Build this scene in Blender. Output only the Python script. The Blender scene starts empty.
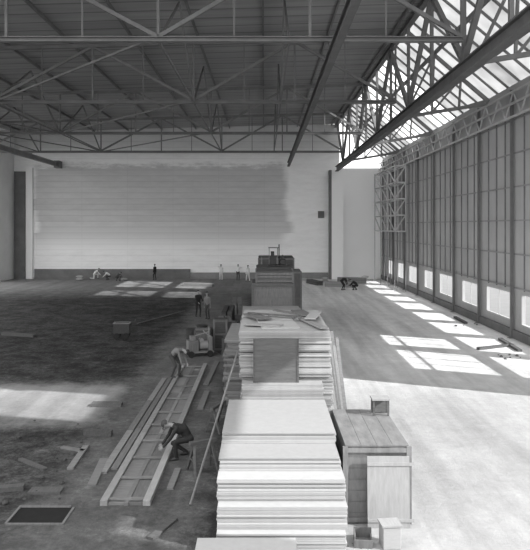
import bpy, bmesh, math, random
from mathutils import Vector, Matrix, Euler
random.seed(7)
scene = bpy.context.scene
COL = scene.collection
F = 640.0; VX = 264.0; VY = 226.0; CH = 6.0

# ------------------------------------------------------------ materials
def new_mat(name):
    m = bpy.data.materials.new(name); m.use_nodes = True
    nt = m.node_tree
    b = nt.nodes['Principled BSDF']
    return m, nt, b
def nd(nt, t, **kw):
    n = nt.nodes.new(t)
    for k, v in kw.items():
        setattr(n, k, v)
    return n
def lk(nt, a, b): nt.links.new(a, b)
def mth(nt, op, a, b=None, c=None, clamp=False):
    n = nt.nodes.new('ShaderNodeMath'); n.operation = op; n.use_clamp = clamp
    for i, v in enumerate((a, b, c)):
        if v is None: continue
        if isinstance(v, (int, float)): n.inputs[i].default_value = v
        else: nt.links.new(v, n.inputs[i])
    return n.outputs[0]
def mrange(nt, v, a, b, c, d):
    n = nt.nodes.new('ShaderNodeMapRange'); n.interpolation_type = 'SMOOTHSTEP'
    nt.links.new(v, n.inputs[0])
    for i, x in enumerate((a, b, c, d)): n.inputs[i+1].default_value = x
    return n.outputs[0]
def gray(name, v, var=0.25, scale=2.0, rough=0.85, bump=0.0, stretch=(1, 1, 1), rnd=0.0, metal=0.0, spec=0.2):
    m, nt, b = new_mat(name)
    tc = nd(nt, 'ShaderNodeTexCoord'); mp = nd(nt, 'ShaderNodeMapping')
    mp.inputs['Scale'].default_value = stretch
    lk(nt, tc.outputs['Object'], mp.inputs[0])
    no = nd(nt, 'ShaderNodeTexNoise'); no.inputs['Scale'].default_value = scale
    no.inputs['Detail'].default_value = 5; no.inputs['Roughness'].default_value = 0.65
    lk(nt, mp.outputs[0], no.inputs[0])
    val = mth(nt, 'MULTIPLY_ADD', no.outputs[0], 3*var*v, v*(1-1.5*var))
    if rnd > 0:
        oi = nd(nt, 'ShaderNodeObjectInfo')
        val = mth(nt, 'MULTIPLY', val, mth(nt, 'MULTIPLY_ADD', oi.outputs['Random'], 2*rnd, 1-rnd))
    val = mth(nt, 'MAXIMUM', val, 0.01)
    lk(nt, val, b.inputs['Base Color'])
    b.inputs['Roughness'].default_value = rough; b.inputs['Metallic'].default_value = metal
    b.inputs['Specular IOR Level'].default_value = spec
    if bump > 0:
        bp = nd(nt, 'ShaderNodeBump'); bp.inputs['Strength'].default_value = bump
        bp.inputs['Distance'].default_value = 0.05
        lk(nt, no.outputs[0], bp.inputs['Height']); lk(nt, bp.outputs[0], b.inputs['Normal'])
    return m
M = {}
M['steel'] = gray('steel_paint_dark', 0.13, 0.3, 1.5, 0.6)
M['steelm'] = gray('steel_paint_grey', 0.18, 0.3, 1.0, 0.6)
M['steelg'] = gray('steel_rail_grey', 0.26, 0.3, 1.0, 0.6)
M['steell'] = gray('steel_primer_light', 0.5, 0.25, 1.0, 0.6)
M['frame'] = gray('pale_window_frame', 0.45, 0.1, 1.0, 0.7)
M['wood'] = gray('raw_timber', 0.19, 0.3, 3, 0.8, 0.2, (1, 6, 6), 0.2)
M['woodl'] = gray('pale_plank', 0.27, 0.2, 3, 0.8, 0.15, (6, 1, 6), 0.15)
M['woodd'] = gray('weathered_timber', 0.09, 0.35, 3, 0.85, 0.2, (1, 6, 6), 0.25)
M['sheet'] = gray('white_board', 0.32, 0.08, 6, 0.8, 0.1, (1, 1, 4), 0.18)
M['sheet2'] = gray('grey_board', 0.28, 0.15, 5, 0.8, 0.1, (1, 1, 3), 0.25)
M['crate'] = gray('crate_timber', 0.14, 0.3, 3, 0.85, 0.2, (6, 1, 1), 0.1)
M['cratep'] = gray('crate_timber_pale', 0.17, 0.4, 2, 0.85, 0.2, (3, 1, 1), 0.05)
M['cratel'] = gray('crate_plywood_light', 0.28, 0.2, 2.5, 0.8, 0.1, (5, 5, 1))
M['dark'] = gray('dark_cloth', 0.03, 0.3, 8, 0.9)
M['iron'] = gray('dark_iron', 0.05, 0.4, 4, 0.55, 0.1, metal=0.3)
M['rubber'] = gray('rubber', 0.025, 0.2, 5, 0.8)
M['skin'] = gray('skin', 0.3, 0.1, 8, 0.6)
M['hair'] = gray('hair', 0.04, 0.3, 20, 0.8)
M['shirtl'] = gray('light_shirt', 0.8, 0.06, 10, 0.9)
M['shirtg'] = gray('faded_shirt', 0.17, 0.1, 10, 0.9)
M['shirtm'] = gray('grey_jacket', 0.11, 0.2, 10, 0.9)
M['trous'] = gray('grey_trousers', 0.06, 0.2, 10, 0.9)
M['trousl'] = gray('light_overalls', 0.7, 0.1, 10, 0.9)
M['rubble'] = gray('rubble', 0.12, 0.5, 4, 0.95, 0.4)
M['clod'] = gray('earth_clod', 0.06, 0.5, 4, 0.95, 0.4)
M['sack'] = gray('sack', 0.4, 0.2, 6, 0.95, 0.2)
M['plaster'] = gray('plaster_white', 0.93, 0.02, 0.6, 0.9)
M['pit'] = gray('pit_dark', 0.015, 0.3, 4, 0.95)
M['clad'] = gray('wall_cladding', 0.4, 0.2, 0.5, 0.8, stretch=(1, 1, 0.4))
M['wallp'] = gray('side_wall_pale', 0.85, 0.1, 0.5, 0.9)
M['ground'] = gray('gravel_ground', 0.18, 0.15, 1.0, 0.95)
M['skirt'] = gray('skirting_dark', 0.18, 0.3, 1.0, 0.9)

def floor_mat():
    m, nt, b = new_mat('hall_floor')
    tc = nd(nt, 'ShaderNodeTexCoord'); sp = nd(nt, 'ShaderNodeSeparateXYZ')
    lk(nt, tc.outputs['Object'], sp.inputs[0])
    def noise(s, det=6, st=(1, 1, 1), r=0.6):
        mp = nd(nt, 'ShaderNodeMapping'); mp.inputs['Scale'].default_value = st
        lk(nt, tc.outputs['Object'], mp.inputs[0])
        n = nd(nt, 'ShaderNodeTexNoise'); n.inputs['Scale'].default_value = s
        n.inputs['Detail'].default_value = det; n.inputs['Roughness'].default_value = r
        lk(nt, mp.outputs[0], n.inputs[0]); return n.outputs[0]
    big = noise(0.16, 4); mid = noise(1.1, 8, (1, 1, 1), 0.7); fine = noise(6, 8, (1, 1, 1), 0.85)
    tracks = noise(0.7, 5, (1.6, 0.12, 1)); patch = noise(0.9, 10, (1, 1, 1), 0.85)
    pale = mrange(nt, patch, 0.55, 0.64, 0, 1); darkp = mrange(nt, patch, 0.42, 0.55, 0.4, 1.1)
    earth = mth(nt, 'MULTIPLY_ADD', big, 0.09, 0.012)
    earth = mth(nt, 'MULTIPLY_ADD', pale, 0.05, earth)
    earth = mth(nt, 'MULTIPLY', earth, mth(nt, 'MULTIPLY_ADD', fine, 4.0, -1.0))
    earth = mth(nt, 'MAXIMUM', mth(nt, 'MULTIPLY', earth, darkp), 0.01)
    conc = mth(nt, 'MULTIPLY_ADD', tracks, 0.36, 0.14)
    conc = mth(nt, 'MULTIPLY', conc, mrange(nt, sp.outputs[1], 19, 31, 1.0, 2.1))  # painted light: far concrete made paler to brighten the shaded right floor
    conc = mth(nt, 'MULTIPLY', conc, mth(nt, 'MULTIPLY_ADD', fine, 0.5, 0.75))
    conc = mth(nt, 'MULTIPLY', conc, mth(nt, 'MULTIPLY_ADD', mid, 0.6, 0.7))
    xx = mth(nt, 'MULTIPLY_ADD', mid, 2.5, sp.outputs[0])
    f = mrange(nt, xx, 0.6, 2.6, 0, 1)
    yy = mth(nt, 'MULTIPLY_ADD', mid, 8, sp.outputs[1])
    f2 = mrange(nt, yy, 54, 68, 0, 0.3)
    x3 = mth(nt, 'ABSOLUTE', mth(nt, 'ADD', mth(nt, 'MULTIPLY_ADD', mid, 2.0, sp.outputs[0]), 2.2))
    f3 = mth(nt, 'MULTIPLY', mrange(nt, x3, 1.2, 2.6, 1, 0), 0.17)
    x4 = mth(nt, 'MULTIPLY_ADD', mid, 1.5, sp.outputs[0]); y4 = mth(nt, 'MULTIPLY_ADD', mid, 2.0, sp.outputs[1])
    f4 = mth(nt, 'MULTIPLY', mrange(nt, x4, -4.8, -3.8, 1, 0), mth(nt, 'MULTIPLY', mrange(nt, y4, 19.5, 21.2, 0, 1), mrange(nt, y4, 24.5, 26, 1, 0)))
    f4 = mth(nt, 'MULTIPLY', f4, 0.6)  # pale mask painted under the left sun patch to strengthen its light
    ff = mth(nt, 'MAXIMUM', mth(nt, 'MAXIMUM', f, f2), mth(nt, 'MAXIMUM', f3, f4))
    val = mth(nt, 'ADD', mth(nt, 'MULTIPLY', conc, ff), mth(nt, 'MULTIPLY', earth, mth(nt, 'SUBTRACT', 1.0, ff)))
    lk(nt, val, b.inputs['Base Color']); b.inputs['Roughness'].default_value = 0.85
    b.inputs['Specular IOR Level'].default_value = 0.1
    bp = nd(nt, 'ShaderNodeBump'); bp.inputs['Strength'].default_value = 0.5; bp.inputs['Distance'].default_value = 0.1
    hh = mth(nt, 'ADD', mid, mth(nt, 'MULTIPLY', fine, 0.4))
    lk(nt, hh, bp.inputs['Height']); lk(nt, bp.outputs[0], b.inputs['Normal'])
    return m
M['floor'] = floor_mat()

def backwall_mat():
    m, nt, b = new_mat('back_wall_plaster')
    tc = nd(nt, 'ShaderNodeTexCoord'); sp = nd(nt, 'ShaderNodeSeparateXYZ')
    lk(nt, tc.outputs['Object'], sp.inputs[0])
    n = nd(nt, 'ShaderNodeTexNoise'); n.inputs['Scale'].default_value = 0.5; n.inputs['Detail'].default_value = 6
    lk(nt, tc.outputs['Object'], n.inputs[0])
    n2 = nd(nt, 'ShaderNodeTexNoise'); n2.inputs['Scale'].default_value = 1.3; n2.inputs['Detail'].default_value = 7; n2.inputs['Roughness'].default_value = 0.75
    mp = nd(nt, 'ShaderNodeMapping'); mp.inputs['Scale'].default_value = (0.35, 1, 1.3); lk(nt, tc.outputs['Object'], mp.inputs[0]); lk(nt, mp.outputs[0], n2.inputs[0])
    row = mth(nt, 'FLOOR', mth(nt, 'DIVIDE', sp.outputs[2], 1.3))
    wn = nd(nt, 'ShaderNodeTexWhiteNoise'); wn.noise_dimensions = '1D'; lk(nt, row, wn.inputs['W'])
    X = mth(nt, 'ADD', mth(nt, 'MULTIPLY_ADD', n.outputs[0], 1.6, sp.outputs[0]), mth(nt, 'MULTIPLY', wn.outputs[0], 0.8))
    Z = mth(nt, 'MULTIPLY_ADD', n2.outputs[0], 2.2, sp.outputs[2])
    inx = mth(nt, 'MULTIPLY', mrange(nt, X, -25.2, -24.4, 0, 1), mrange(nt, X, 3.2, 4.4, 1, 0))
    inz = mth(nt, 'MULTIPLY', mrange(nt, Z, 4.2, 7.2, 0, 1), mrange(nt, Z, 13.6, 14.4, 1, 0))
    rough = mth(nt, 'MULTIPLY', inx, inz)
    rough = mth(nt, 'MULTIPLY', rough, mth(nt, 'MULTIPLY_ADD', wn.outputs[0], 0.2, 0.85))
    cz = mth(nt, 'FRACT', mth(nt, 'DIVIDE', sp.outputs[2], 0.65)); cx_ = mth(nt, 'FRACT', mth(nt, 'DIVIDE', sp.outputs[0], 5.2))
    line = mth(nt, 'MAXIMUM', mrange(nt, cz, 0.0, 0.2, 1, 0), mrange(nt, cx_, 0.0, 0.02, 0.6, 0))
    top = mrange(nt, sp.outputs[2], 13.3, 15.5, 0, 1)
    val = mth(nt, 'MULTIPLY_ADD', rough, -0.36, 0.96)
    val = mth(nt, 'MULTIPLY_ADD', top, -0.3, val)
    val = mth(nt, 'MULTIPLY_ADD', mth(nt, 'MULTIPLY', line, mth(nt, 'MAXIMUM', inx, top)), -0.10, val)
    val = mth(nt, 'MULTIPLY', val, mth(nt, 'MULTIPLY_ADD', n2.outputs[0], 0.4, 0.8))
    lk(nt, val, b.inputs['Base Color']); b.inputs['Roughness'].default_value = 0.95
    b.inputs['Specular IOR Level'].default_value = 0.1
    return m
M['bwall'] = backwall_mat()

def roof_mat():
    m, nt, b = new_mat('roof_boards')
    tc = nd(nt, 'ShaderNodeTexCoord'); sp = nd(nt, 'ShaderNodeSeparateXYZ')
    lk(nt, tc.outputs['Object'], sp.inputs[0])
    cy = mth(nt, 'FRACT', mth(nt, 'DIVIDE', sp.outputs[1], 1.4))
    line = mrange(nt, cy, 0.0, 0.14, 1, 0)
    n = nd(nt, 'ShaderNodeTexNoise'); n.inputs['Scale'].default_value = 0.6; n.inputs['Detail'].default_value = 5
    mp = nd(nt, 'ShaderNodeMapping'); mp.inputs['Scale'].default_value = (0.3, 3, 1)
    lk(nt, tc.outputs['Object'], mp.inputs[0]); lk(nt, mp.outputs[0], n.inputs[0])
    val = mth(nt, 'MULTIPLY_ADD', n.outputs[0], 0.25, 0.2)
    val = mth(nt, 'MULTIPLY', val, mth(nt, 'MULTIPLY_ADD', line, -0.6, 1.0))
    lk(nt, val, b.inputs['Base Color']); b.inputs['Roughness'].default_value = 0.9
    return m
M['roof'] = roof_mat()

def glaze_mat():
    m = bpy.data.materials.new('translucent_roof_panel'); m.use_nodes = True
    nt = m.node_tree; nt.nodes.clear()
    out = nd(nt, 'ShaderNodeOutputMaterial'); t = nd(nt, 'ShaderNodeBsdfTranslucent'); d = nd(nt, 'ShaderNodeBsdfDiffuse')
    tc = nd(nt, 'ShaderNodeTexCoord'); n = nd(nt, 'ShaderNodeTexNoise'); n.inputs['Scale'].default_value = 0.8
    lk(nt, tc.outputs['Object'], n.inputs[0])
    oi = nd(nt, 'ShaderNodeObjectInfo')
    v = mth(nt, 'MULTIPLY_ADD', n.outputs[0], 0.2, 0.05)
    v = mth(nt, 'MULTIPLY_ADD', oi.outputs['Random'], 0.08, v)
    lk(nt, v, t.inputs[0]); d.inputs[0].default_value = (0.4, 0.4, 0.4, 1)
    mx = nd(nt, 'ShaderNodeMixShader'); mx.inputs[0].default_value = 0.9
    lk(nt, d.outputs[0], mx.inputs[1]); lk(nt, t.outputs[0], mx.inputs[2]); lk(nt, mx.outputs[0], out.inputs[0])
    return m
M['glaze'] = glaze_mat()

# ------------------------------------------------------------ mesh helpers
def bbox(bm, x0, x1, y0, y1, z0, z1):
    vs = [bm.verts.new((x, y, z)) for x in (x0, x1) for y in (y0, y1) for z in (z0, z1)]
    for f in ((0, 1, 3, 2), (4, 6, 7, 5), (0, 4, 5, 1), (2, 3, 7, 6), (0, 2, 6, 4), (1, 5, 7, 3)):
        bm.faces.new([vs[i] for i in f])
def beam(bm, p, q, w, h=None, up=(0, 0, 1)):
    h = h or w; p = Vector(p); q = Vector(q); d = (q-p).normalized(); u = Vector(up)
    if abs(d.dot(u)) > 0.98: u = Vector((1, 0, 0))
    s = d.cross(u).normalized(); u = s.cross(d).normalized()
    vs = []
    for c in (p, q):
        for a, b_ in ((-1, -1), (1, -1), (1, 1), (-1, 1)):
            vs.append(bm.verts.new(c + s*(a*w/2) + u*(b_*h/2)))
    for f in ((0, 3, 2, 1), (4, 5, 6, 7), (0, 1, 5, 4), (1, 2, 6, 5), (2, 3, 7, 6), (3, 0, 4, 7)):
        bm.faces.new([vs[i] for i in f])
def ibeam(bm, p, q, w, h, t=0.04, up=(0, 0, 1)):
    p = Vector(p); q = Vector(q); d = (q-p).normalized(); u = Vector(up)
    if abs(d.dot(u)) > 0.98: u = Vector((0, 1, 0))
    s = d.cross(u).normalized(); u = s.cross(d).normalized()
    o = u*(h/2-t/2)
    beam(bm, p+o, q+o, w, t, u); beam(bm, p-o, q-o, w, t, u); beam(bm, p, q, t, h-t, u)
def cyl(bm, p, q, r1, r2=None, n=16):
    r2 = r1 if r2 is None else r2
    p = Vector(p); q = Vector(q); d = q-p
    mt = Matrix.Translation((p+q)/2) @ d.to_track_quat('Z', 'Y').to_matrix().to_4x4()
    bmesh.ops.create_cone(bm, cap_ends=True, segments=n, radius1=r1, radius2=r2, depth=d.length, matrix=mt)
def mk(name, bm, mat, parent=None, bevel=0, loc=None, smooth=False):
    bmesh.ops.recalc_face_normals(bm, faces=bm.faces)
    me = bpy.data.meshes.new(name); bm.to_mesh(me); bm.free()
    me.materials.append(mat if not isinstance(mat, str) else M[mat])
    o = bpy.data.objects.new(name, me); COL.objects.link(o)
    if parent: o.parent = parent
    if loc: o.location = loc
    if smooth:
        for p in me.polygons: p.use_smooth = True
    if bevel:
        b = o.modifiers.new('bevel', 'BEVEL'); b.width = bevel; b.segments = 1; b.limit_method = 'ANGLE'
    return o
def root(name, loc, label, cat, rz=0, group=None):
    e = bpy.data.objects.new(name, None); e.location = loc; e.rotation_euler = (0, 0, rz)
    e.empty_display_size = 0.2
    COL.objects.link(e); e['label'] = label; e['category'] = cat
    if group: e['group'] = group
    return e
def tag(o, label, cat, group=None):
    o['label'] = label; o['category'] = cat
    if group: o['group'] = group
    return o
def struct(o, label=None):
    o['kind'] = 'structure'
    o['category'] = o.name.split('_')[0]
    o['label'] = label or o.name
    return o
def px(x, y, Y=None, z=0.0):
    if Y is None: Y = min(F*(CH-z)/(y-VY), 71.3)
    return ((x-VX)*Y/F, Y)

# ------------------------------------------------------------ camera, light
cam = bpy.data.cameras.new('camera'); co = bpy.data.objects.new('camera', cam); COL.objects.link(co)
cam.sensor_fit = 'HORIZONTAL'; cam.sensor_width = 36; cam.lens = 36*F/530.0
co.location = (0, 0, CH); co.rotation_euler = (math.radians(90), 0, 0)
cam.shift_x = (265-VX)/530.0; cam.shift_y = -(275-VY)/530.0
cam.clip_end = 500
scene.camera = co
SD = Vector((-1.4, 0.6, -1.0))
sl = bpy.data.lights.new('sun', 'SUN'); so = bpy.data.objects.new('sun', sl); COL.objects.link(so)
sl.energy = 7.3; sl.angle = math.radians(0.6)
so.rotation_euler = SD.to_track_quat('-Z', 'Y').to_euler(); so.location = (40, -20, 40)
w = bpy.data.worlds.new('world'); scene.world = w; w.use_nodes = True
w.node_tree.nodes['Background'].inputs[0].default_value = (1, 1, 1, 1)
w.node_tree.nodes['Background'].inputs[1].default_value = 2.4
scene.view_settings.view_transform = 'Standard'

# ------------------------------------------------------------ shell
XR = 13.45; XL = -28.5; YB = 73.0; ZR = 13.4
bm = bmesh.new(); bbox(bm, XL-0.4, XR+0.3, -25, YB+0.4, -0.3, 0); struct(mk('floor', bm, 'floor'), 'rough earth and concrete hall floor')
bm = bmesh.new(); bbox(bm, XR+0.3, 90, -60, 130, -0.3, -0.02); bbox(bm, -110, XL-0.4, -60, 130, -0.3, -0.02); bbox(bm, XL-.4, XR+.3, -60, -25, -.3, -.02)
struct(mk('floor_outside', bm, 'ground'), 'pale gravel ground outside hall')
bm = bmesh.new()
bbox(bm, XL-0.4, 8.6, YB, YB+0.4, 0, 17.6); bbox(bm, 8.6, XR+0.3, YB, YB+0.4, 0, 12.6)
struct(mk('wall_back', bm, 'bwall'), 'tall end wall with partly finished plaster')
bm = bmesh.new()
bbox(bm, XL-0.4, XL, 68, YB, 0, 16.6); bbox(bm, XL-0.4, XL, 16, 68, 15.2, 16.6)  # unseen stretch opened below to let sky light fill the hall
struct(mk('wall_left', bm, 'wallp'), 'pale side wall open below the lintel')
bm = bmesh.new(); bbox(bm, -28.4, -27.2, YB-0.25, YB, 0, 12.2); struct(mk('door_1', bm, 'steelm'), 'narrow dark door recess in end wall')
bm = bmesh.new(); bbox(bm, -27.0, -26.3, YB-0.35, YB, 0, 12.6); struct(mk('trim_1', bm, 'plaster'), 'white plastered wall pilaster')
bm = bmesh.new(); bbox(bm, 7.6, 8.9, YB-1.1, YB, 0, 12.3); struct(mk('trim_3', bm, 'plaster'), 'white plastered pier at the wall')
bm = bmesh.new(); bbox(bm, 7.35, 7.6, YB-1.1, YB, 0, 12.3); struct(mk('trim_4', bm, 'steelm'), 'grey downpipe casing on the pier')
bm = bmesh.new(); bbox(bm, 8.95, XR-.1, YB-0.1, YB, 0, 12.3); struct(mk('trim_5', bm, 'plaster'), 'white plastered end wall bay')
bm = bmesh.new(); bbox(bm, -26.1, -8.4, YB-0.3, YB, 0, 1.1); struct(mk('baseboard_back', bm, 'skirt'), 'dark unplastered wall base')
bm = bmesh.new(); bbox(bm, -8.4, 7.3, YB-0.2, YB, 0, 0.7); struct(mk('baseboard_rear', bm, 'steelg'), 'grey wall base strip')
YC = 16.0
bm = bmesh.new()
v = [bm.verts.new(p) for p in ((XL-0.4, YC, 16.7), (8.5, YC, 17.7), (8.5, YB+0.4, 17.7), (XL-0.4, YB+0.4, 16.7),
                               (XL-0.4, YC, 16.95), (8.5, YC, 17.95), (8.5, YB+0.4, 17.95), (XL-0.4, YB+0.4, 16.95))]
for f in ((0, 1, 2, 3), (7, 6, 5, 4), (0, 4, 5, 1), (1, 5, 6, 2), (2, 6, 7, 3), (3, 7, 4, 0)): bm.faces.new([v[i] for i in f])
struct(mk('ceiling', bm, 'roof'), 'dark boarded roof underside')

COLY = [2.8+5.25*i for i in range(14)]
bm = bmesh.new(); T0, T1 = XR, XR+0.2
def wallbay(y0, y1, ops):
    z = 0
    for (ya, yb, za, zb) in ops:
        bbox(bm, T0, T1, y0, y1, z, za)
        if ya > y0: bbox(bm, T0, T1, y0, ya, za, zb)
        if yb < y1: bbox(bm, T0, T1, yb, y1, za, zb)
        z = zb
    bbox(bm, T0, T1, y0, y1, z, 13.62)
WZ0 = 0.85
wallbay(21.0, 23.8, [(21.3, 23.3, WZ0, 2.4)])
wallbay(23.8, 29.05, [(23.9, 28.0, WZ0, 2.4), (23.9, 28.0, 2.7, 5.2)])  # upper slots in this and the next bay are added to place sun patches
wallbay(29.05, 34.3, [(29.3, 33.4, WZ0, 2.4), (29.3, 32.2, 2.7, 5.2)])
wins = []
for y0, wl, wt in zip(COLY[6:13], (4.4, 3.9, 4.2, 3.6, 4.0, 3.6, 3.2), (2.45, 2.4, 2.45, 2.4, 2.4, 2.4, 2.4)):
    wallbay(y0, y0+5.25, [(y0+0.2, y0+wl, WZ0, wt)]); wins.append((y0, wl, wt))
wallbay(COLY[13], YB, [])
bbox(bm, T0, T1, 5.4, 21, 11.85, 13.62); bbox(bm, T0, T1, -20, 5.4, 8.0, 13.62)  # unseen upper wall strips, shaped to keep sun off the left floor
struct(mk('wall_right', bm, 'clad'), 'grey panelled side wall with low openings')
for i, (y0, wl, wt) in enumerate(wins):
    bm = bmesh.new()
    a, b_ = y0+0.2, y0+wl
    bbox(bm, T0, T0+.1, a, b_, WZ0, WZ0+.08); bbox(bm, T0, T0+.1, a, b_, wt-.08, wt)
    for yy in (a, b_-.07): bbox(bm, T0, T0+.07, yy, yy+.07, WZ0+.08, wt-.08)
    yy = (a+b_)/2; bbox(bm, T0, T0+.04, yy-.02, yy+.02, WZ0+.08, wt-.08)
    struct(mk('window_%d' % (i+1), bm, 'frame'), 'low pale window frame with thin mullions')
for i, z in enumerate((2.7, 4.5, 6.3, 8.1, 9.9, 11.7)):
    bm = bmesh.new(); bbox(bm, XR-0.06, XR, 21.0, YB-0.12, z-.04, z+.04); struct(mk('trim_%d' % (i+6), bm, 'steelg'), 'horizontal steel wall rail')
bm = bmesh.new(); bbox(bm, XR-0.16, XR, 21.0, YB-0.12, 0, .46); struct(mk('baseboard_right', bm, 'skirt'), 'dark plinth along the side wall')
bm = bmesh.new()
for y0 in COLY[4:14]:
    for k in (1, 2, 3):
        yy = y0+5.25*k/4; hw = .045 if k == 2 else .03
        if yy < YB: bbox(bm, XR-0.06, XR, yy-hw, yy+hw, 2.6, 11.8)
struct(mk('trim_12', bm, 'steelm'), 'vertical panel battens on side wall')

for i, y in enumerate([21.0]+COLY[4:]):
    bm = bmesh.new(); ibeam(bm, (0, 0, 0.03), (0, 0, 13.3), 0.12, 0.17, 0.03, (1, 0, 0)); bbox(bm, -.2, .1, -.15, .15, 0, .03)
    o = mk('steel_column', bm, 'steelm', loc=(XR-0.17, y, 0)); tag(o, 'grey steel I-section column against side wall', 'column', 'side wall columns')

# ------------------------------------------------------------ roof trusses
ZB = 13.4
def roofz(x): return 16.7+(x-(XL-.4))/(8.5-(XL-.4))*1.0
TY = [12.8, 25.4, 38.2, 51.0, 63.8]
def part(parent, name, p, q, w_, h_, mat, ib=False):
    bm = bmesh.new()
    (ibeam if ib else beam)(bm, p, q, w_, h_)
    return mk(name, bm, mat, parent)
for ti, y in enumerate(TY[1:]):
    r = root('roof_truss', (0, y, ZB), 'steel lattice roof truss spanning the hall', 'roof truss', group='roof trusses')
    x0, x1 = -28.3, 7.85
    n = 6; dx = (x1-x0)/n
    part(r, 'bottom_chord', (x0, 0, 0), (x1, 0, 0), 0.28, 0.2, 'steelm', True)
    part(r, 'top_chord', (x0, 0, roofz(x0)-ZB-.45), (x1, 0, roofz(x1)-ZB-.45), 0.26, 0.2, 'steelm')
    for k in range(n+1):
        x = x0+k*dx; zt = roofz(x)-ZB-.45
        part(r, 'vertical_strut', (x, 0, 0.1), (x, 0, zt), 0.11, 0.11, 'steelm')
        if k < n:
            xa, xb = x, x+dx; xm = (xa+xb)/2; zb = roofz(xb)-ZB-.5; zm = (roofz(xm)-ZB-.45)/2
            if k % 2 == 0:
                part(r, 'diagonal_strut', (xa, 0, .1), (xb, 0, zb), 0.15, 0.15, 'steelm')
            else:
                part(r, 'diagonal_strut', (xa, 0, zt-.05), (xb, 0, .1), 0.15, 0.15, 'steelm')
            part(r, 'hanger_strut', (xm, 0, .1), (xm, 0, 2*zm), .06, .06, 'steelm')
for i in range(10):
    x = -27+i*3.85; z = roofz(x)-.16
    bm = bmesh.new(); ibeam(bm, (x, YC, z), (x, YB-.02, z), 0.1, 0.2, 0.03)
    tag(mk('roof_purlin', bm, 'steelm'), 'dark steel purlin under the roof boards', 'purlin', 'roof purlins')
for j in range(1, 4):
    ya, yb = TY[j], TY[j+1]
    for (xa, xb) in ((-22.0, -16.6), (-4.5, -15.9), ):
        bm = bmesh.new(); beam(bm, (xa, ya+.1, ZB+.05), (xb, yb-.1, ZB+.05), .09, .09)
        tag(mk('wind_brace', bm, 'steelm'), 'thin steel diagonal wind brace between trusses', 'brace', 'wind braces')
    for xa in (-22.4, -16.25, -4.2, 1.0):
        r = root('sway_brace', (xa, ya, ZB), 'steel V-shaped sway brace under the roof', 'brace', group='sway braces')
        zt = roofz(xa)-.26-ZB; L = yb-ya
        part(r, 'diagonal_strut', (0, .15, .05), (0, L/2, zt), .1, .1, 'steelm'); part(r, 'diagonal_strut', (0, L-.15, .05), (0, L/2, zt), .1, .1, 'steelm')
        part(r, 'tie', (0, .1, -.02), (0, L-.1, -.02), .08, .08, 'steelm')
for x, lab, z, mt in ((2.74, 'dark steel hanging crane runway girder', 12.9, 'steel'), (-23.3, 'grey steel crane runway girder near side wall', 12.95, 'steelg')):
    r = root('crane_rail', (x, 0, z), lab, 'crane girder')
    bm = bmesh.new(); ibeam(bm, (0, 16, 0), (0, YB-1.2, 0), 0.28, 0.48, 0.05); mk('girder', bm, mt, r)
    for y in TY[1:]:
        bm = bmesh.new(); bbox(bm, -.15, .15, y-.1, y+.1, .24, ZB-z-.1); mk('hanger', bm, mt, r)
    if x < 0:
        bm = bmesh.new(); bbox(bm, -.3, .3, YB-1.2, YB, -.4, .4); mk('bracket', bm, 'steelm', r)

r = root('lattice_girder', (8.15, 0, 12.4), 'deep steel lattice girder carrying the roof edge', 'girder')
bm = bmesh.new(); ibeam(bm, (0, 16, 0), (0, YB-1.15, 0), .36, .55, .06); mk('bottom_chord', bm, 'steel', r)
bm = bmesh.new(); ibeam(bm, (0, 16, 4.95), (0, YB-.05, 4.95), .3, .3, .05); mk('top_chord', bm, 'steelm', r)
yy = 16.1; k = 0
while yy < YB-3:
    part(r, 'vertical_strut', (0, yy, .3), (0, yy, 4.8), .16, .16, 'steelm')
    a, b_ = (.3, 4.8) if k % 2 == 0 else (4.8, .3)
    y2 = min(yy+5.0, YB-1.2)
    part(r, 'diagonal_strut', (0, yy, a), (0, y2, b_), .22, .22, 'steelm')
    yy += 5.0; k += 1

gp0 = Vector((XR+.2, 0, 13.6)); gp1 = Vector((8.45, 0, 17.97))
OPEN = [(11.0, 14.7), (45.5, 50.0), (52.5, 58.8)]  # glazing panels left out here so that sun patches land on the floor
def isopen(m): return any(a < m < b_ for a, b_ in OPEN)
y = -6.2; gi = 20
while y < YB:
    y2 = min(y+1.6, YB+.3)
    mid = (y+y2)/2
    if not isopen(mid):
        bm = bmesh.new()
        for s in range(3):
            a = gp0.lerp(gp1, s/3.0); c = gp0.lerp(gp1, (s+1)/3.0)
            vs = [bm.verts.new(p) for p in ((a.x, y+.01, a.z), (a.x, y2-.01, a.z), (c.x, y2-.01, c.z), (c.x, y+.01, c.z))]
            bm.faces.new(vs)
        struct(mk('window_%d' % gi, bm, 'glaze'), 'translucent sloping roof light panel')
    if not (isopen(mid) and isopen(mid-1.6) and y < 15):
        bm = bmesh.new(); beam(bm, (gp0.x, y, gp0.z-.08), (gp1.x, y, gp1.z-.08), .08, .12)
        struct(mk('trim_%d' % (gi+10), bm, 'steelm'), 'rooflight glazing bar')
    y = y2 if y2 < YB else YB+1; gi += 1
for s in range(4):
    p = gp0.lerp(gp1, s/3.0); bm = bmesh.new(); hb = .18; beam(bm, (p.x, 15, p.z-.2), (p.x, YB, p.z-.2), hb, hb)
    struct(mk('trim_%d' % (gi+s+12), bm, 'steelm'), 'rooflight purlin')
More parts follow.
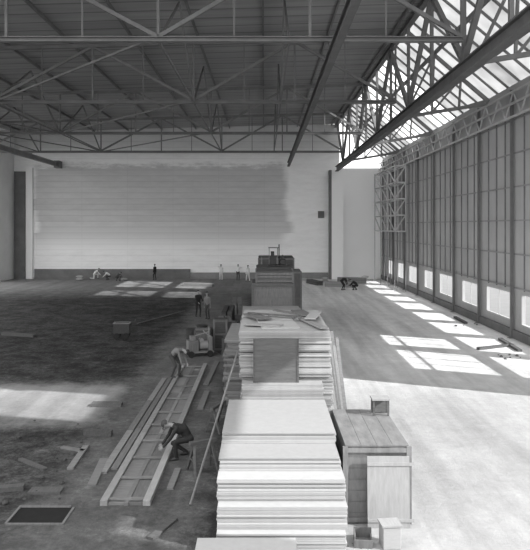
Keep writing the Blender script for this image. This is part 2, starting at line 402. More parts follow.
for y in [25.5+12.7*k for k in range(4)]:
    r = root('rooflight_truss', (0, y, 13.4), 'light triangular steel truss carrying the rooflight', 'roof truss', group='rooflight trusses')
    A = Vector((8.4, 0, -.9)); B = Vector((13.3, 0, -.1)); C = Vector((8.55, 0, 4.2)); D = Vector((13.4, 0, .02))
    part(r, 'bottom_chord', A, B, .16, .2, 'steelm'); part(r, 'top_chord', C, D, .16, .2, 'steelm')
    pts = [A.lerp(B, t) for t in (0, .33, .66, 1)]; qts = [C.lerp(D, t) for t in (0, .33, .66, .98)]
    for k in range(3):
        part(r, 'diagonal_strut', pts[k], qts[k+1], .12, .12, 'steelm')
        if k: part(r, 'vertical_strut', pts[k], qts[k], .12, .12, 'steelm')
r = root('eaves_girder', (XR-0.38, 0, 11.75), 'pale steel lattice girder along the side wall eaves', 'girder')
for z in (0, .7, 1.3):
    bm = bmesh.new(); beam(bm, (0, 21, z), (0, YB-.15, z), .1, .1); mk('chord', bm, 'steell', r)
yy = 21.0; k = 0
while yy < YB-1.4:
    part(r, 'diagonal_strut', (0, yy, 0 if k % 2 else 1.3), (0, yy+1.05, 1.3 if k % 2 else 0), .07, .07, 'steell'); yy += 1.05; k += 1
r = root('scaffold_tower', (12.45, 58.5, 0), 'pale steel lattice scaffold tower by the side wall', 'scaffold')
for a in (-.5, .5):
    for b_ in (0, 3.5, 7, 10.5):
        part(r, 'upright', (a, b_, 0), (a, b_, 5.5), .05, .05, 'steelg'); part(r, 'upright', (a, b_, 5.5), (a, b_, 11.6), .1, .1, 'steell')
for z in (5.5, 7.0, 8.5, 10.0, 11.5):
    for a in (-.5, .5): part(r, 'ledger', (a, 0, z), (a, 10.5, z), .1, .1, 'steell')
    for b_ in (0, 3.5, 7, 10.5): part(r, 'transom', (-.5, b_, z), (.5, b_, z), .1, .1, 'steell')
for k, z in enumerate((5.5, 7.0, 8.5, 10.0)):
    for b_ in (0, 3.5, 7): part(r, 'diagonal_strut', (-.5, b_, z), (-.5, b_+3.5, z+1.5), .09, .09, 'steell')
    part(r, 'diagonal_strut', (-.5, 0, z), (.5, 0, z+1.5), .09, .09, 'steell')
bm = bmesh.new(); bbox(bm, -.35, .35, -.22, 0, 0, .8); bbox(bm, -.28, .28, -.26, -.22, .1, .7); bbox(bm, .15, .2, -.3, -.26, .35, .45)
tag(mk('switch_box', bm, 'steelm', loc=(6.5, YB, 6.9)), 'small grey switch box on the end wall', 'electrical box')

# ------------------------------------------------------------ stacks of boards
def board_stack(x0, x1, y0, y1, z0, z1, t, mat, label, group, jx=.02, jy=.03, name='building_board', rot=.006, skew=0):
    bm = bmesh.new(); bbox(bm, -(x1-x0)/2, (x1-x0)/2, -(y1-y0)/2, (y1-y0)/2, 0, t*.95)
    b = mk(name, bm, mat, bevel=.003)
    n = int(round((z1-z0)/t)); z = z0; first = True
    for i in range(n):
        if first: o = b; first = False
        else: o = b.copy(); COL.objects.link(o)
        o.location = ((x0+x1)/2+random.uniform(-jx, jx), (y0+y1)/2+random.uniform(-jy, jy), z)
        o.rotation_euler = (0, 0, random.uniform(-rot, rot)); z += t
        tag(o, label, 'board', group)
    return z
LF = 'white building board in the front stack'
GF = 'white boards of the front stack'
def skid(x0, x1, y, z=0, h=.08, mat='wood', lab='timber skid under the board stack', y1=None):
    bm = bmesh.new(); bbox(bm, x0, x1, y, (y1 or y+.1), z, z+h); return tag(mk('timber_skid', bm, mat), lab, 'timber', 'skids under the stacks')
z = 0
for (yf, n) in ((11.62, 11), (11.78, 11), (12.0, 11), (12.4, 7), (13.2, 6)):
    z = board_stack(-.84+random.uniform(-.04, .02), 1.5+random.uniform(-.02, .05), yf, 15.7, z, z+n*.038, .038, 'sheet', LF, GF, .013, .018, rot=.0025)
zt1 = z
print('front top', zt1)

z = 0
for n in (16, 15, 16, 14, 12):
    for yy in (16.5, 19.9): skid(-.62, 1.72, yy, z, .025, 'woodd')
    z += .025
    j = random.uniform(-.03, .03)
    z = board_stack(-.6+j, 1.72+j, 16.27, 20.4, z, z+n*.0438, .0438, 'sheet2', 'grey-white board in the tall second stack', 'boards of the second stack', .025, .03, rot=.005)
zt2 = z; print('second top', zt2)
for (x, y, a, L, wd, m_, k) in ((.35, 17.6, .1, 2.0, 1.0, 'sheet', 0), (-.1, 19.4, -.3, 1.5, .7, 'sheet', 0), (1.2, 19.4, .2, 1.6, .4, 'crate', 0), (.55, 18.6, -.15, 1.3, .7, 'sheet', 1), (1.3, 17.3, .25, 1.9, .22, 'woodl', 1), (.9, 18.9, .7, 1.8, .15, 'crate', 2), (.0, 17.0, 1.3, 1.0, .3, 'cratel', 1), (.3, 18.3, 1.1, 1.7, .12, 'woodd', 3), (1.4, 18.2, -.2, 1.4, .3, 'sheet', 3), (-.2, 18.3, .4, 1.2, .4, 'crate', 2)):
    bm = bmesh.new(); bbox(bm, -wd/2, wd/2, -L/2, L/2, 0, .035); o = mk('loose_board', bm, m_, loc=(x, y, zt2+.002+.04*k)); o.rotation_euler[2] = a
    tag(o, 'loose board thrown on top of the stack', 'board')
zz = board_stack(-.55, 1.45, 15.78, 16.17, 0, 2.1, .05, 'sheet2', 'short grey offcut board between the stacks', 'offcut boards', .02, .01, 'offcut_board', .005)
r = root('hatch_panel', (.3, 15.98, zz), 'plain dark plywood panel against the stack', 'panel')
r.rotation_euler = (math.radians(-3), 0, 0)
bm = bmesh.new(); bbox(bm, -.57, .57, -.03, 0, 0, 1.08); mk('sheet', bm, 'woodd', r, .004)
for x in (-.545, .545):
    bm = bmesh.new(); bbox(bm, x-.022, x+.022, -.045, -.03, 0, 1.08); mk('batten', bm, 'woodd', r)
for k in range(6):
    y = 16.4+k*.6; t_ = 1.84
    bm = bmesh.new(); beam(bm, (t_+.42+random.uniform(-.05, .05), y-.1, 0.03), (t_+.03, y+random.uniform(0, .2), 3.1+random.uniform(-.3, .15)), .05, .08)
    tag(mk('timber_stake', bm, 'woodl' if k % 2 else 'wood'), 'timber stake leaning against the board stack', 'timber', 'stakes beside the stack')
board_stack(-1.3, .0, 21.3, 25.0, 0.0, 2.2, .1, 'wood', 'sawn timber plank in a rough pile', 'rough timber pile', .08, .15, 'timber_plank', .02)
board_stack(.25, 1.8, 21.9, 25.0, 0.0, 2.4, .1, 'sheet2', 'grey board in the middle stack', 'boards of the middle stack', .06, .08, rot=.015)
board_stack(-.9, 1.6, 25.8, 28.9, 0.0, 2.4, .1, 'sheet2', 'grey board in the rear stack', 'boards of the rear stack', .08, .1, rot=.02)

def crate(loc, sx, sy, sz, mat, bmat, label, rz=0, slats=5, name='wooden_crate', lid=None):
    r = root(name, loc, label, 'crate', rz)
    bm = bmesh.new()
    n = max(2, int(sz/.2)); h = sz/n
    for i in range(n): bbox(bm, -sx/2+.02, sx/2-.02, -sy/2+.02, sy/2-.02, i*h+.006 if i else 0, (i+1)*h-.006)
    bbox(bm, -sx/2+.03, sx/2-.03, -sy/2+.03, sy/2-.03, 0.01, sz-.01)
    mk('body', bm, mat, r)
    bm = bmesh.new(); k = max(3, int(sy/.22)); hh = sy/k
    if lid:
        for i in range(4): bbox(bm, -sx/2+i*sx/4, -sx/2+(i+1)*sx/4-.006, -sy/2+random.uniform(-.02, .02), sy/2, sz, sz+.03)
    else:
        for i in range(k): bbox(bm, -sx/2, sx/2, -sy/2+i*hh+.006, -sy/2+(i+1)*hh-.006, sz, sz+.03)
    mk('lid', bm, lid or mat, r)
    for a in (-1, 1):
        for b_ in (-1, 1):
            bm = bmesh.new(); bbox(bm, a*sx/2-.05, a*sx/2+.05, b_*sy/2-.03, b_*sy/2+.03, 0, sz); mk('corner_post', bm, bmat, r)
    for zz in ((.04, sz-.12) if lid else (.04, sz/2, sz-.12)):
        bm = bmesh.new(); bbox(bm, -sx/2+.05, sx/2-.05, -sy/2-.025, -sy/2+.02, zz, zz+.09); mk('batten', bm, bmat, r)
    return r
crate((.42, 31.0, 0), 1.9, 2.6, 3.3, 'crate', 'woodd', 'large dark timber crate at the end of the stacks')
crate((.5, 31.0, 3.34), 1.7, 2.3, .5, 'woodd', 'crate', 'flat dark crate on top of the large crate')
crate((.55, 35.5, 0), 1.9, 3.0, 3.75, 'woodd', 'crate', 'tall weathered crate behind the stacks')
crate((1.6, 39.0, 0), 1.2, 2.0, 3.3, 'crate', 'wood', 'timber crate further along the row')
crate((.3, 39.6, 0), .9, 2.0, 4.1, 'woodd', 'wood', 'narrow upright dark crate')
crate((.8, 43.6, 0), 2.3, 3.0, 3.9, 'woodd', 'wood', 'broad weathered crate in the row')
r = root('winch_engine', (.75, 35.5, 3.785), 'dark irregular engine winch standing on the tall crate', 'machine')
r.scale = (.75, .85, .95)
bm = bmesh.new(); bbox(bm, -.7, .7, -.5, .5, 0, .1); bbox(bm, -.6, -.1, -.3, .3, .1, .6); bbox(bm, -.5, -.25, -.2, .2, .6, .85); bbox(bm, .2, .6, -.3, .3, .1, .4); mk('body', bm, 'iron', r, .02)
bm = bmesh.new()
for a in (-.62, .0):
    for b_ in (-.33, .33): bbox(bm, a-.02, a+.02, b_-.02, b_+.02, .1, 1.05)
bbox(bm, -.68, .06, -.38, .38, 1.05, 1.09)
mk('canopy', bm, 'steelm', r)
bm = bmesh.new(); cyl(bm, (.38, -.22, .5), (.38, .22, .5), .14); mk('drum', bm, 'iron', r)
bm = bmesh.new(); cyl(bm, (.12, .3, .1), (.12, .3, 1.25), .04, n=8); mk('exhaust', bm, 'iron', r)

c = crate((2.28, 14.15, 0), 1.28, 2.5, 1.56, 'cratep', 'cratep', 'weathered timber crate beside the white board stack', lid='cratep')
r = root('plywood_door', (2.48, 12.73, 0), 'pale plywood door leaning against the crate', 'door')
r.rotation_euler = (math.radians(-3), 0, 0)
bm = bmesh.new(); bbox(bm, -.42, .42, -.03, 0, 0.0, 1.4); mk('sheet', bm, 'cratel', r)
for zz in (.12, 1.22):
    bm = bmesh.new(); bbox(bm, -.42, .5, -.05, -.03, zz, zz+.06); mk('batten', bm, 'cratel', r)
r = root('frame_box', (2.72, 15.0, 1.59), 'small open timber frame standing on the crate', 'box')
for a in (-.17, .17):
    for b_ in (-.13, .13):
        bm = bmesh.new(); bbox(bm, a-.02, a+.02, b_-.02, b_+.02, 0, .36); mk('leg', bm, 'woodd', r)
bm = bmesh.new(); bbox(bm, -.21, .21, -.17, .17, .36, .4); mk('top', bm, 'cratel', r)
bm = bmesh.new(); bbox(bm, -.15, .15, .1, .13, .02, .36); mk('back_panel', bm, 'woodd', r)
r = root('small_box', (2.36, 12.0, 0), 'small white wooden box on the floor', 'box', .1)
bm = bmesh.new(); bbox(bm, -.17, .17, -.15, .15, 0, .42); mk('body', bm, 'sheet', r, .01)
bm = bmesh.new(); bbox(bm, -.19, .19, -.17, .17, .42, .45); mk('lid', bm, 'woodl', r)
r = root('broken_crate', (1.87, 12.1, 0), 'small broken open crate with dark inside', 'crate', -.1)
for (a, b_, c_, d, z0, z1, n_) in ((-.17, .17, -.2, -.17, 0, .15, 'side'), (-.17, .17, .17, .2, 0, .22, 'side'), (-.17, -.14, -.17, .17, 0, .2, 'side'), (.14, .17, -.17, .17, 0, .12, 'side'), (-.14, .14, -.17, .17, 0, .03, 'bottom')):
    bm = bmesh.new(); bbox(bm, a, b_, c_, d, z0, z1); mk(n_, bm, 'crate', r)
board_stack(-1.15, .55, 10.1, 11.1, 0, .6, .06, 'sheet', 'pale board in a low pile', 'low pile of pale boards', .02, .02)
for (x, y, L, a) in ((2.1, 11.6, 1.2, 1.4), (1.75, 11.3, .7, .2)):
    bm = bmesh.new(); bbox(bm, -.07, .07, -L/2, L/2, 0, .04); o = mk('floor_plank', bm, 'wood', loc=(x, y, .002)); o.rotation_euler[2] = a
    tag(o, 'loose plank on the floor by the crate', 'plank', 'loose floor planks')

# ------------------------------------------------------------ formwork (left of stacks)
r = root('timber_formwork', (-2.98, 13.7, 0), 'long flat timber formwork with cross boards on the floor', 'formwork')
for x, h, w2 in ((-.46, .11, .16), (.02, .07, .1), (.46, .11, .16)):
    for k in range(3):
        bm = bmesh.new(); bbox(bm, x-w2/2, x+w2/2, k*4.6+.02, k*4.6+4.59, 0, h); mk('rail', bm, 'woodl' if (k != 1 and abs(x) > .1) else 'wood', r)
for k, yy in enumerate((.12, 1.3, 2.6, 3.9, 5.3, 6.6, 8.2, 9.9, 11.5, 13.2)):
    bm = bmesh.new(); bbox(bm, -.37, .37, yy, yy+.12, .072, .1); mk('crosspiece', bm, 'wood', r)
for (a, b_) in ((-.37, -.03), (.07, .37)):
    for k in range(3):
        bm = bmesh.new(); bbox(bm, a, b_, k*4.55+.05, k*4.55+4.5, .0, .05); mk('bed_board', bm, 'wood' if (k+(a > 0)) % 2 == 0 else 'crate', r)
r = root('timber_formwork', (-3.78, 15.6, 0), 'flat row of narrow planks lying beside the formwork', 'formwork', .0)
for x, w2, m_ in ((-.12, .18, 'wood'), (.1, .16, 'crate')):
    for k in range(3):
        bm = bmesh.new(); bbox(bm, x-w2/2, x+w2/2, k*3.2+.02+x, k*3.2+3.18+x, 0, .05); mk('plank', bm, m_ if k != 1 else 'crate', r)
def floor_beam(x0, y0, x1, y1, w_, h_, mat, lab='timber beam lying on the earth floor', z=0.002):
    bm = bmesh.new(); L = math.hypot(x1-x0, y1-y0); bbox(bm, -w_/2, w_/2, -L/2, L/2, 0, h_)
    o = mk('timber_beam', bm, mat, loc=((x0+x1)/2, (y0+y1)/2, z)); o.rotation_euler[2] = math.atan2(y1-y0, x1-x0)-math.pi/2
    tag(o, lab, 'timber')
def fb(xa, ya, xb, yb, w_, h_, mat, lab='timber beam lying on the earth floor'):
    a = px(xa, ya); b_ = px(xb, yb); floor_beam(a[0], a[1], b_[0], b_[1], w_, h_, mat, lab)
fb(70, 470, 86, 447, .16, .05, 'wood', 'plank lying beside the formwork'); fb(92, 486, 104, 460, .2, .05, 'wood', 'plank lying beside the formwork')
fb(84, 435, 112, 436, .16, .16, 'woodd'); fb(92, 406, 122, 406, .3, .12, 'woodd')
fb(0, 491, 24, 489, .2, .1, 'woodd'); fb(30, 492, 62, 492, .3, .06, 'woodd')
fb(137, 324, 185, 311, .05, .05, 'wood', 'long thin pole lying on the floor')
fb(206, 385, 217, 362, .2, .05, 'wood'); fb(200, 410, 207, 392, .2, .05, 'wood')
fb(170, 490, 178, 470, .15, .05, 'wood'); fb(3, 335, 35, 337, .3, .15, 'woodd')
fb(20, 460, 45, 470, .12, .05, 'woodd'); fb(150, 540, 175, 520, .14, .05, 'woodd'); fb(62, 448, 84, 452, .12, .05, 'crate')
for (a, b_, c_, d) in ((478, 350, 512, 346), (500, 340, 520, 352), (455, 318, 466, 324)):
    fb(a, b_, c_, d, .2, .12, 'woodd', 'dark timber lying along the side wall')
bm = bmesh.new(); cyl(bm, (-1.58, 13.7, .03), (-.68, 16.6, 2.75), .028, .022, 10)
tag(mk('leaning_pole', bm, 'wood'), 'long timber pole leaning against the stack', 'pole')
r = root('floor_pit', (-4.62, 13.25, 0), 'dark square floor pit with thin flush rim', 'pit')
for (a, b_, c_, d) in ((-.56, .6, -.42, -.37), (-.6, .5, .37, .43), (-.6, -.55, -.37, .37), (.55, .6, -.37, .34)):
    bm = bmesh.new(); bbox(bm, a, b_, c_, d, 0, .03); mk('rim', bm, 'crate', r)
bm = bmesh.new(); bbox(bm, -.55, .55, -.37, .37, .002, .006); mk('pit_bottom', bm, 'pit', r)  # flush dark sheet, painted in place of the pit's shaded depth
def sawhorse(loc, rz, mat='woodd', L=.9, H=.75):
    r = root('sawhorse', loc, 'dark timber sawhorse beside the formwork', 'sawhorse', rz, 'sawhorses')
    bm = bmesh.new(); bbox(bm, -L/2, L/2, -.05, .05, H-.08, H); mk('top_beam', bm, mat, r)
    for a in (-1, 1):
        for b_ in (-1, 1):
            bm = bmesh.new(); beam(bm, (a*(L/2-.12), 0, H-.08), (a*(L/2-.04), b_*.25, 0), .06, .05); mk('leg', bm, mat, r)
        bm = bmesh.new(); beam(bm, (a*(L/2-.08), -.15, .3), (a*(L/2-.08), .15, .3), .04, .04); mk('brace', bm, mat, r)
sawhorse((-1.5, 15.7, 0), .5, L=.7); sawhorse((-1.35, 18.9, 0), 1.2)
def cart(loc, rz, label, s=1.0):
    r = root('hand_cart', loc, label, 'cart', rz)
    bm = bmesh.new(); bbox(bm, -.42, .42, -.3, .3, .28, .33)
    for (a, b_, c_, d) in ((-.42, .42, -.3, -.27), (-.42, .42, .27, .3), (-.42, -.39, -.27, .27), (.39, .42, -.27, .27)): bbox(bm, a, b_, c_, d, .33, .8)
    mk('tray', bm, 'trous', r)
    bm = bmesh.new()
    for (a, b_, c_, d) in ((-.45, .45, -.33, -.25), (-.45, .45, .25, .33), (-.45, -.37, -.25, .25), (.37, .45, -.25, .25)): bbox(bm, a, b_, c_, d, .8, .83)
    mk('rim', bm, 'wood', r)
    for a in (-.25, .25):
        for b_ in (-.36, .36):
            bm = bmesh.new(); cyl(bm, (a, b_-.03, .16), (a, b_+.03, .16), .16, n=18); mk('wheel', bm, 'rubber', r)
        bm = bmesh.new(); cyl(bm, (a, -.36, .16), (a, .36, .16), .02, n=8); bbox(bm, a-.03, a+.03, -.2, .2, .16, .28); mk('axle', bm, 'iron', r)
    bm = bmesh.new(); beam(bm, (.42, -.15, .7), (.7, -.15, .95), .03); beam(bm, (.42, .15, .7), (.7, .15, .95), .03); beam(bm, (.7, -.17, .95), (.7, .17, .95), .03); mk('handle', bm, 'iron', r)
cx, cy = px(122, 338); cart((cx, cy, 0), .1, 'small dark hand cart standing on the earth')
cx, cy = px(199, 356)
r = root('compressor', (cx, cy, 0), 'low cluttered dark compressor beside the stacks', 'machine', .3)
bm = bmesh.new(); bbox(bm, -.65, .65, -.3, .3, .18, .26); bbox(bm, -.55, -.05, -.26, .26, .26, .75); bbox(bm, -.42, -.18, -.14, .14, .75, .95); bbox(bm, .42, .6, -.2, .2, .26, .9)
for k in range(6): bbox(bm, -.52+k*.08, -.49+k*.08, -.29, -.26, .3, .72)
mk('body', bm, 'steelm', r, .01)
bm = bmesh.new(); cyl(bm, (.0, 0, .5), (.4, 0, .5), .2, n=18); cyl(bm, (.1, -.12, .74), (.1, .12, .74), .1, n=14); mk('tank', bm, 'steelg', r, smooth=False)
bm = bmesh.new(); beam(bm, (-.3, .1, .9), (.5, .05, 1.1), .04); beam(bm, (.5, -.15, .9), (.15, -.2, 1.2), .05); beam(bm, (.5, .15, .3), (.5, .15, 1.3), .04); mk('pipework', bm, 'steelg', r)
for a in (-.42, .45):
    for b_ in (-.36, .36):
        bm = bmesh.new(); cyl(bm, (a, b_-.03, .15), (a, b_+.03, .15), .15, n=18); mk('wheel', bm, 'rubber', r)
bm = bmesh.new(); beam(bm, (.65, 0, .22), (.95, 0, .12), .06); beam(bm, (.95, -.2, .12), (.95, .2, .12), .04); mk('drawbar', bm, 'iron', r)
crate((-1.6, 29.9, 0), .6, .6, .8, 'woodd', 'woodd', 'small dark crate beside the compressor')
crate((-2.9, 30.4, 0), .7, .5, 1.1, 'crate', 'woodd', 'small upright crate behind the compressor')
crate((-2.1, 31.0, 0), .6, .5, 1.5, 'woodd', 'crate', 'narrow upright crate behind the compressor')
crate((-1.7, 32.0, 0), .7, .6, 1.2, 'crate', 'crate', 'weathered box crate near the standing workers')
for (x, y) in ((-3.6, 31.9), (-2.7, 32.0), (-3.2, 33.0)):
    bm = bmesh.new(); cyl(bm, (0, 0, 0), (0, 0, .88), .29, n=24)
    for zz in (0, .29, .58, .86): cyl(bm, (0, 0, zz), (0, 0, zz+.03), .305, n=24)
    tag(mk('oil_drum', bm, 'iron', loc=(x, y, 0)), 'dark ribbed steel drum by the compressor', 'drum', 'steel drums')
for (x, y, n, L, rz, mt) in ((-2.1, 34.8, 9, 3.0, .1, 'wood'), (-2.2, 39.5, 9, 3.5, 0, 'woodd'), (-1.9, 45, 8, 3.5, .05, 'wood'), (7.5, 63, 5, 3, 1.2, 'woodl'), (9.2, 67, 6, 3, 1.4, 'wood'), (5.2, 66, 4, 3, .3, 'woodd'), (-6.5, 64, 3, 3, 1.3, 'woodl')):
    for i in range(n):
        for j in range(2):
            bm = bmesh.new(); bbox(bm, -.14, .14, -L/2, L/2, 0, .1); o = mk('timber_plank', bm, mt)
            off = (j-.5)*.36
            o.location = (x+off*math.cos(rz), y+off*math.sin(rz), .001+i*.101); o.rotation_euler[2] = rz+random.uniform(-.01, .01)
            tag(o, 'sawn plank in a small pile on the floor', 'plank', 'small plank piles')
def sack(x, y, z, rz, k=0):
    bm = bmesh.new(); bmesh.ops.create_cube(bm, size=1)
    bmesh.ops.subdivide_edges(bm, edges=bm.edges[:], cuts=3, use_grid_fill=True)
    for v in bm.verts:
        d = v.co.copy(); n = d.normalized()*.6
        v.co = d.lerp(n, .55); v.co.x *= .75; v.co.y *= .45; v.co.z *= .25; v.co.z += .14
        if abs(d.x) > .49: v.co.z = .14+(v.co.z-.14)*.5
    o = mk('cement_sack', bm, 'sack', loc=(x, y, z), smooth=True); o.rotation_euler[2] = rz
    tag(o, 'pale cement sack near the end wall', 'sack', 'cement sacks')
for (x, y) in ((10.2, 70), (11.1, 70.2), (9.2, 70.4), (-15.4, 70.5), (-20.4, 70.8), (3.4, 70.3), (4.5, 70.6), (6.5, 68)):
    a_ = random.uniform(0, 3); sack(x, y, 0, a_)
    if random.random() < .5: sack(x, y, .28, a_)
def rubble(cx, cy, n, s, sp, mt='rubble'):
    pts = []
    for i in range(n):
        bm = bmesh.new(); bmesh.ops.create_icosphere(bm, subdivisions=1, radius=s*random.uniform(.4, 1.2))
        for v in bm.verts: v.co *= random.uniform(.7, 1.2)
        mz = min(v.co.z for v in bm.verts)*.6
        for v in bm.verts: v.co.z = max(v.co.z*.6, mz*.8)
        lo = min(v.co.z for v in bm.verts)
        for t in range(30):
            p = (cx+random.gauss(0, sp), cy+random.gauss(0, sp))
            if all(math.hypot(p[0]-q[0], p[1]-q[1]) > 2.9*s for q in pts): break
        pts.append(p)
        o = mk('rubble_stone', bm, mt, loc=(p[0], p[1], -lo))
        tag(o, 'broken lump of rubble on the earth floor', 'rubble', 'rubble lumps')
for (x, y, n, s, sp) in ((470, 325, 5, .1, .6), (352, 547, 6, .03, .12), (505, 356, 7, .09, .4)):
    p = px(x, y); rubble(min(p[0], 12.2), p[1], n, s, sp)
for (x, y, n, s, sp) in ((30, 490, 10, .07, .4), (60, 460, 8, .06, .5), (25, 430, 6, .06, .8), (100, 360, 6, .08, 1.5), (40, 345, 6, .1, 2)):
    p = px(x, y); rubble(p[0], p[1], n, s, sp, 'clod')

# ------------------------------------------------------------ people
def two_bone(a, c, l1, l2, bend):
    a = Vector(a); c = Vector(c); d = c-a; L = min(d.length, (l1+l2)*.995)
    dn = d.normalized(); c = a+dn*L
    x = (l1*l1-l2*l2+L*L)/(2*L); h = math.sqrt(max(l1*l1-x*x, 0))
    b = Vector(bend); b = (b-dn*b.dot(dn)).normalized()
    return a+dn*x+b*h, c
def capsule(bm, p, q, r1, r2, prims, tagv, seg=10):
    p = Vector(p); q = Vector(q)
    for c, rr in ((p, r1), (q, r2)): bmesh.ops.create_uvsphere(bm, u_segments=seg, v_segments=max(6, seg-2), radius=rr, matrix=Matrix.Translation(c))
    if (q-p).length > 1e-4: cyl(bm, p, q, r1, r2, seg)
    prims.append((p, q, r1, r2, tagv))
def person(loc, heading, pose, label, shirt='shirtm', trous='trous', hair='hair', cap=False, voxel=.014, holds=None):
    bm = bmesh.new(); pr = []
    P = Vector(pose['pelvis']); C = Vector(pose['chest']); up = (C-P).normalized()
    side = Vector((0, 1, 0)); fw = side.cross(up).normalized()
    hd = Vector(pose.get('head', up)).normalized()
    capsule(bm, P+Vector((0, .085, 0)), P-Vector((0, .085, 0)), .115, .115, pr, 2)
    mid = (P+C)/2 + pose.get('back', 0)*fw*-1
    capsule(bm, P+up*.05, mid, .125, .125, pr, 1); capsule(bm, P+up*.08+Vector((0, .05, 0)), mid+side*.06, .105, .11, pr, 1); capsule(bm, P+up*.08-Vector((0, .05, 0)), mid-side*.06, .105, .11, pr, 1)
    ch = C-up*.15
    capsule(bm, mid+side*.06, ch+side*.085, .11, .115, pr, 1); capsule(bm, mid-side*.06, ch-side*.085, .11, .115, pr, 1)
    capsule(bm, ch+side*.085, ch-side*.085, .118, .118, pr, 1)
    sh = C-up*.055
    capsule(bm, sh+side*.155, sh-side*.155, .062, .062, pr, 1); capsule(bm, C-up*.03+side*.07, C-up*.03-side*.07, .065, .065, pr, 1)
    hc = C+hd*.205
    capsule(bm, C-up*.02, hc-hd*.05, .056, .052, pr, 0)
    hf = Vector(pose.get('face', fw)); hf = (hf-hd*hf.dot(hd)).normalized(); hs = hd.cross(hf).normalized()
    def hp(f, s, u): return hc+hf*f+hs*s+hd*u
    capsule(bm, hp(-.01, 0, .025), hp(-.02, 0, .035), .082, .084, pr, 0, 14)
    capsule(bm, hp(.015, 0, -.04), hp(.03, 0, -.075), .062, .04, pr, 0, 12)
    capsule(bm, hp(.02, 0, .02), hp(.03, 0, .0), .068, .06, pr, 0, 12)
    capsule(bm, hp(.088, 0, .01), hp(.103, 0, -.022), .009, .014, pr, 0, 8)
    capsule(bm, hp(.073, .015, -.055), hp(.073, -.015, -.055), .012, .012, pr, 0, 8)
    for s in (-1, 1): capsule(bm, hp(-.005, s*.083, .015), hp(-.005, s*.084, -.02), .016, .012, pr, 0, 8)
    for i, s in enumerate((1, -1)):
        S = sh+side*(s*.185); Hn = Vector(pose['hands'][i])
        E, Wr = two_bone(S, Hn, .29, .26, pose.get('elbow', (-1, s*.4, 0)))
        capsule(bm, S, E, .056, .044, pr, 1); capsule(bm, E, Wr, .044, .034, pr, 1 if not pose.get('bare') else 0)
        d = (Wr-E).normalized(); n = (side*s); n = (n-d*n.dot(d)).normalized(); t = d.cross(n).normalized()
        if t.dot(fw) < 0: t = -t
        for k in (-1.2, 0, 1.2): capsule(bm, Wr+d*.01, Wr+d*.085+t*.02*k, .018, .016, pr, 0, 8)
        for k, L in ((-1.5, .062), (-.5, .075), (.5, .08), (1.5, .072)):
            a = Wr+d*.088+t*.019*k; b_ = a+d*L*.5-n*.012; c_ = b_+d*L*.35-n*.03
            capsule(bm, a, b_, .0105, .0098, pr, 0, 6); capsule(bm, b_, c_, .0098, .009, pr, 0, 6)
        a = Wr+d*.03+t*.028; b_ = a+d*.03+t*.028-n*.008; c_ = b_+d*.03+t*.006-n*.012
        capsule(bm, a, b_, .013, .012, pr, 0, 6); capsule(bm, b_, c_, .012, .01, pr, 0, 6)
        Hp = P+Vector((0, s*.09, -.02)); A = Vector(pose['feet'][i])
        Kn, An = two_bone(Hp, A, .44, .42, pose.get('knee', (1, s*.15, 0)) if not isinstance(pose.get('knee'), list) else pose['knee'][i])
        capsule(bm, Hp, Kn, .092, .062, pr, 2); capsule(bm, Kn, An, .062, .045, pr, 2)
        td = Vector(pose.get('toe', [(1, 0, 0), (1, 0, 0)])[i]).normalized()
        capsule(bm, An-Vector((0, 0, .035))-td*.03, An-Vector((0, 0, .04))+td*.06, .042, .04, pr, 3); capsule(bm, An-Vector((0, 0, .04))+td*.06, An-Vector((0, 0, .05))+td*.15, .04, .03, pr, 3)
    tmp = bpy.data.meshes.new('tmp'); bm.to_mesh(tmp); bm.free()
    to = bpy.data.objects.new('tmp', tmp); COL.objects.link(to)
    md = to.modifiers.new('r', 'REMESH'); md.mode = 'VOXEL'; md.voxel_size = voxel; md.use_smooth_shade = True
    s2 = to.modifiers.new('s', 'SMOOTH'); s2.factor = .4; s2.iterations = 1
    dg = bpy.context.evaluated_depsgraph_get(); me = bpy.data.meshes.new_from_object(to.evaluated_get(dg))
    bpy.data.objects.remove(to)
    me.name = 'person'
    lo = min(v.co.z for v in me.vertices)
    me.materials.clear()
    for mm in ('skin', shirt, trous, 'iron', hair): me.materials.append(M[mm])
    for pl in me.polygons:
        c = pl.center; best = 9; bt = 0
        for (p, q, r1, r2, tg) in pr:
            d = q-p; L2 = d.length_squared; t = 0 if L2 < 1e-9 else max(0, min(1, (c-p).dot(d)/L2))
            dd = (c-(p+d*t)).length-(r1+(r2-r1)*t)
            if dd < best: best = dd; bt = tg
        pl.material_index = bt; pl.use_smooth = True
    o = bpy.data.objects.new('person', me); COL.objects.link(o)
    z = loc[2] if len(loc) > 2 else 0
    o.location = (loc[0], loc[1], z-lo); o.rotation_euler[2] = heading
    tag(o, label, 'person')
    bm = bmesh.new(); mt = Matrix.Translation(hc-hf*.018+hd*.04) @ Matrix((hf, hs, hd)).transposed().to_4x4()
    bmesh.ops.create_uvsphere(bm, u_segments=18, v_segments=12, radius=.1, matrix=Matrix.Identity(4))
    for v in list(bm.verts):
        if v.co.z < (.012 if v.co.x > 0 else -.06): bm.verts.remove(v)
    for v in bm.verts: v.co.y *= .93; v.co.z *= .9
    if cap:
        bbox(bm, .06, .15, -.06, .06, .01, .02)
    bmesh.ops.transform(bm, matrix=mt, verts=bm.verts)
    mk('cap' if cap else 'hair', bm, 'shirtl' if cap == 2 else hair, o, smooth=True)
    for s in (-1, 1):
        bm = bmesh.new(); bmesh.ops.create_uvsphere(bm, u_segments=8, v_segments=6, radius=.011, matrix=Matrix.Translation(hp(.077, s*.03, .008))); mk('eye', bm, 'rubber', o, smooth=True)
    return o
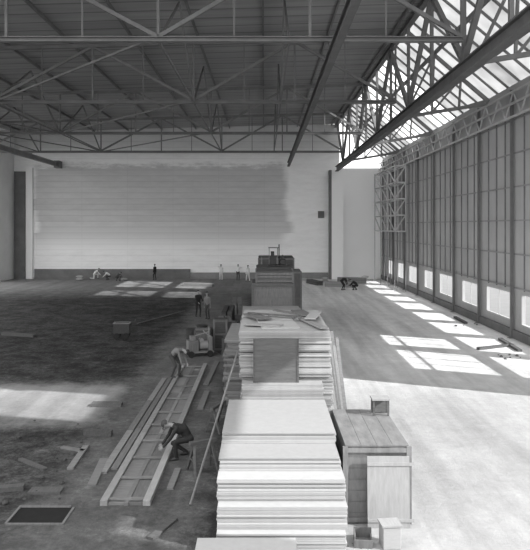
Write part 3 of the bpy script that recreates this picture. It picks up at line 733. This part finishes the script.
def stand(hl=(.08, .24, .78), hr=(.08, -.24, .78), lean=.03, f1=(.05, .12, .08), f2=(-.05, -.12, .08), **k):
    d = dict(pelvis=(0, 0, .93), chest=(lean, 0, 1.46), hands=[hl, hr], feet=[f1, f2]); d.update(k); return d
BEND = dict(pelvis=(-.15, 0, .86), chest=(.3, 0, 1.1), back=.06, head=(.8, 0, -.35), face=(.1, 0, -1), hands=[(.42, .16, .52), (.38, -.14, .5)], feet=[(.05, .16, .08), (-.08, -.14, .08)], elbow=(-.5, .3, .3))
SQUAT = dict(pelvis=(-.2, 0, .42), chest=(.2, 0, .82), back=.05, head=(.75, 0, .35), face=(.5, 0, -1), hands=[(.62, .14, .34), (.55, -.16, .3)], feet=[(.1, .15, .08), (-.12, -.15, .08)], knee=[(1, .5, .6), (1, -.5, .6)], elbow=(-.5, .3, -.3))
KNEEL = dict(pelvis=(-.1, 0, .5), chest=(.25, 0, .92), back=.04, head=(.6, 0, .5), face=(.6, 0, -.9), hands=[(.62, .12, .42), (.58, -.16, .38)], feet=[(.32, .14, .08), (-.55, -.13, .09)], knee=[(1, .1, 1), (1, -.1, -.3)], toe=[(1, 0, 0), (.1, 0, -1)], elbow=(-.5, .3, -.3))
CROUCH = dict(pelvis=(-.2, 0, .5), chest=(.2, 0, .86), back=.08, head=(.8, 0, .15), face=(.4, 0, -1), hands=[(.55, .14, .3), (.5, -.16, .28)], feet=[(.16, .17, .08), (-.18, -.15, .08)], knee=[(1, .4, .5), (1, -.4, .3)], elbow=(-.5, .3, .1))
person((-2.15, 16.6), math.radians(200), CROUCH, 'worker in dark clothes crouching over the formwork', 'dark', 'dark', 'trous', cap=1, voxel=.009)
person((-3.45, 25.0, .11), math.radians(-25), BEND, 'worker in faded grey overalls bending down over the formwork', 'shirtg', 'trous', 'hair', voxel=.01)
x, y = px(198, 317); person((x, y), math.radians(-60), stand(hl=(.35, .2, 1.05), hr=(.35, -.15, 1.0)), 'standing worker in dark jacket holding arms forward', 'dark', 'dark', voxel=.016)
x, y = px(208, 319); person((x, y), math.radians(-120), stand(lean=.1), 'standing worker in grey jacket looking down', 'shirtg', 'trous', voxel=.016)
x, y = px(155, 275.5); person((x, y), math.radians(150), stand(), 'standing worker in dark clothes by the end wall', 'dark', 'dark', voxel=.018)
x, y = px(221, 280.5); person((x, y), math.radians(90), stand(hl=(.4, .2, 1.5), lean=.05), 'standing worker in light shirt with one arm raised', 'shirtl', 'trousl', voxel=.018)
x, y = px(238, 280.5); person((x, y), math.radians(80), stand(hr=(.4, -.2, 1.4)), 'standing worker in light shirt facing the wall', 'shirtl', 'trous', voxel=.018)
x, y = px(248, 281.5); person((x, y), math.radians(120), stand(f1=(.25, .1, .08), f2=(-.25, -.1, .08)), 'standing worker in pale overalls mid-stride', 'shirtl', 'trousl', voxel=.018)
x, y = px(95, 277.5); person((x, y), math.radians(20), KNEEL, 'kneeling worker in pale shirt near the end wall', 'shirtl', 'trousl', voxel=.018)
x, y = px(108, 279); person((x, y), math.radians(200), SQUAT, 'crouching worker in light shirt near the end wall', 'shirtl', 'trous', voxel=.018)
x, y = px(118, 281); person((x, y), math.radians(-30), SQUAT, 'crouching worker in grey clothes on the floor', 'shirtm', 'trous', voxel=.018)
x, y = px(343, 290); person((x, y), math.radians(-20), BEND, 'worker in dark clothes bending over timber', 'dark', 'dark', voxel=.016)
x, y = px(355, 290); person((x, y), math.radians(160), SQUAT, 'crouching worker in dark clothes by the timber pile', 'dark', 'dark', voxel=.016)
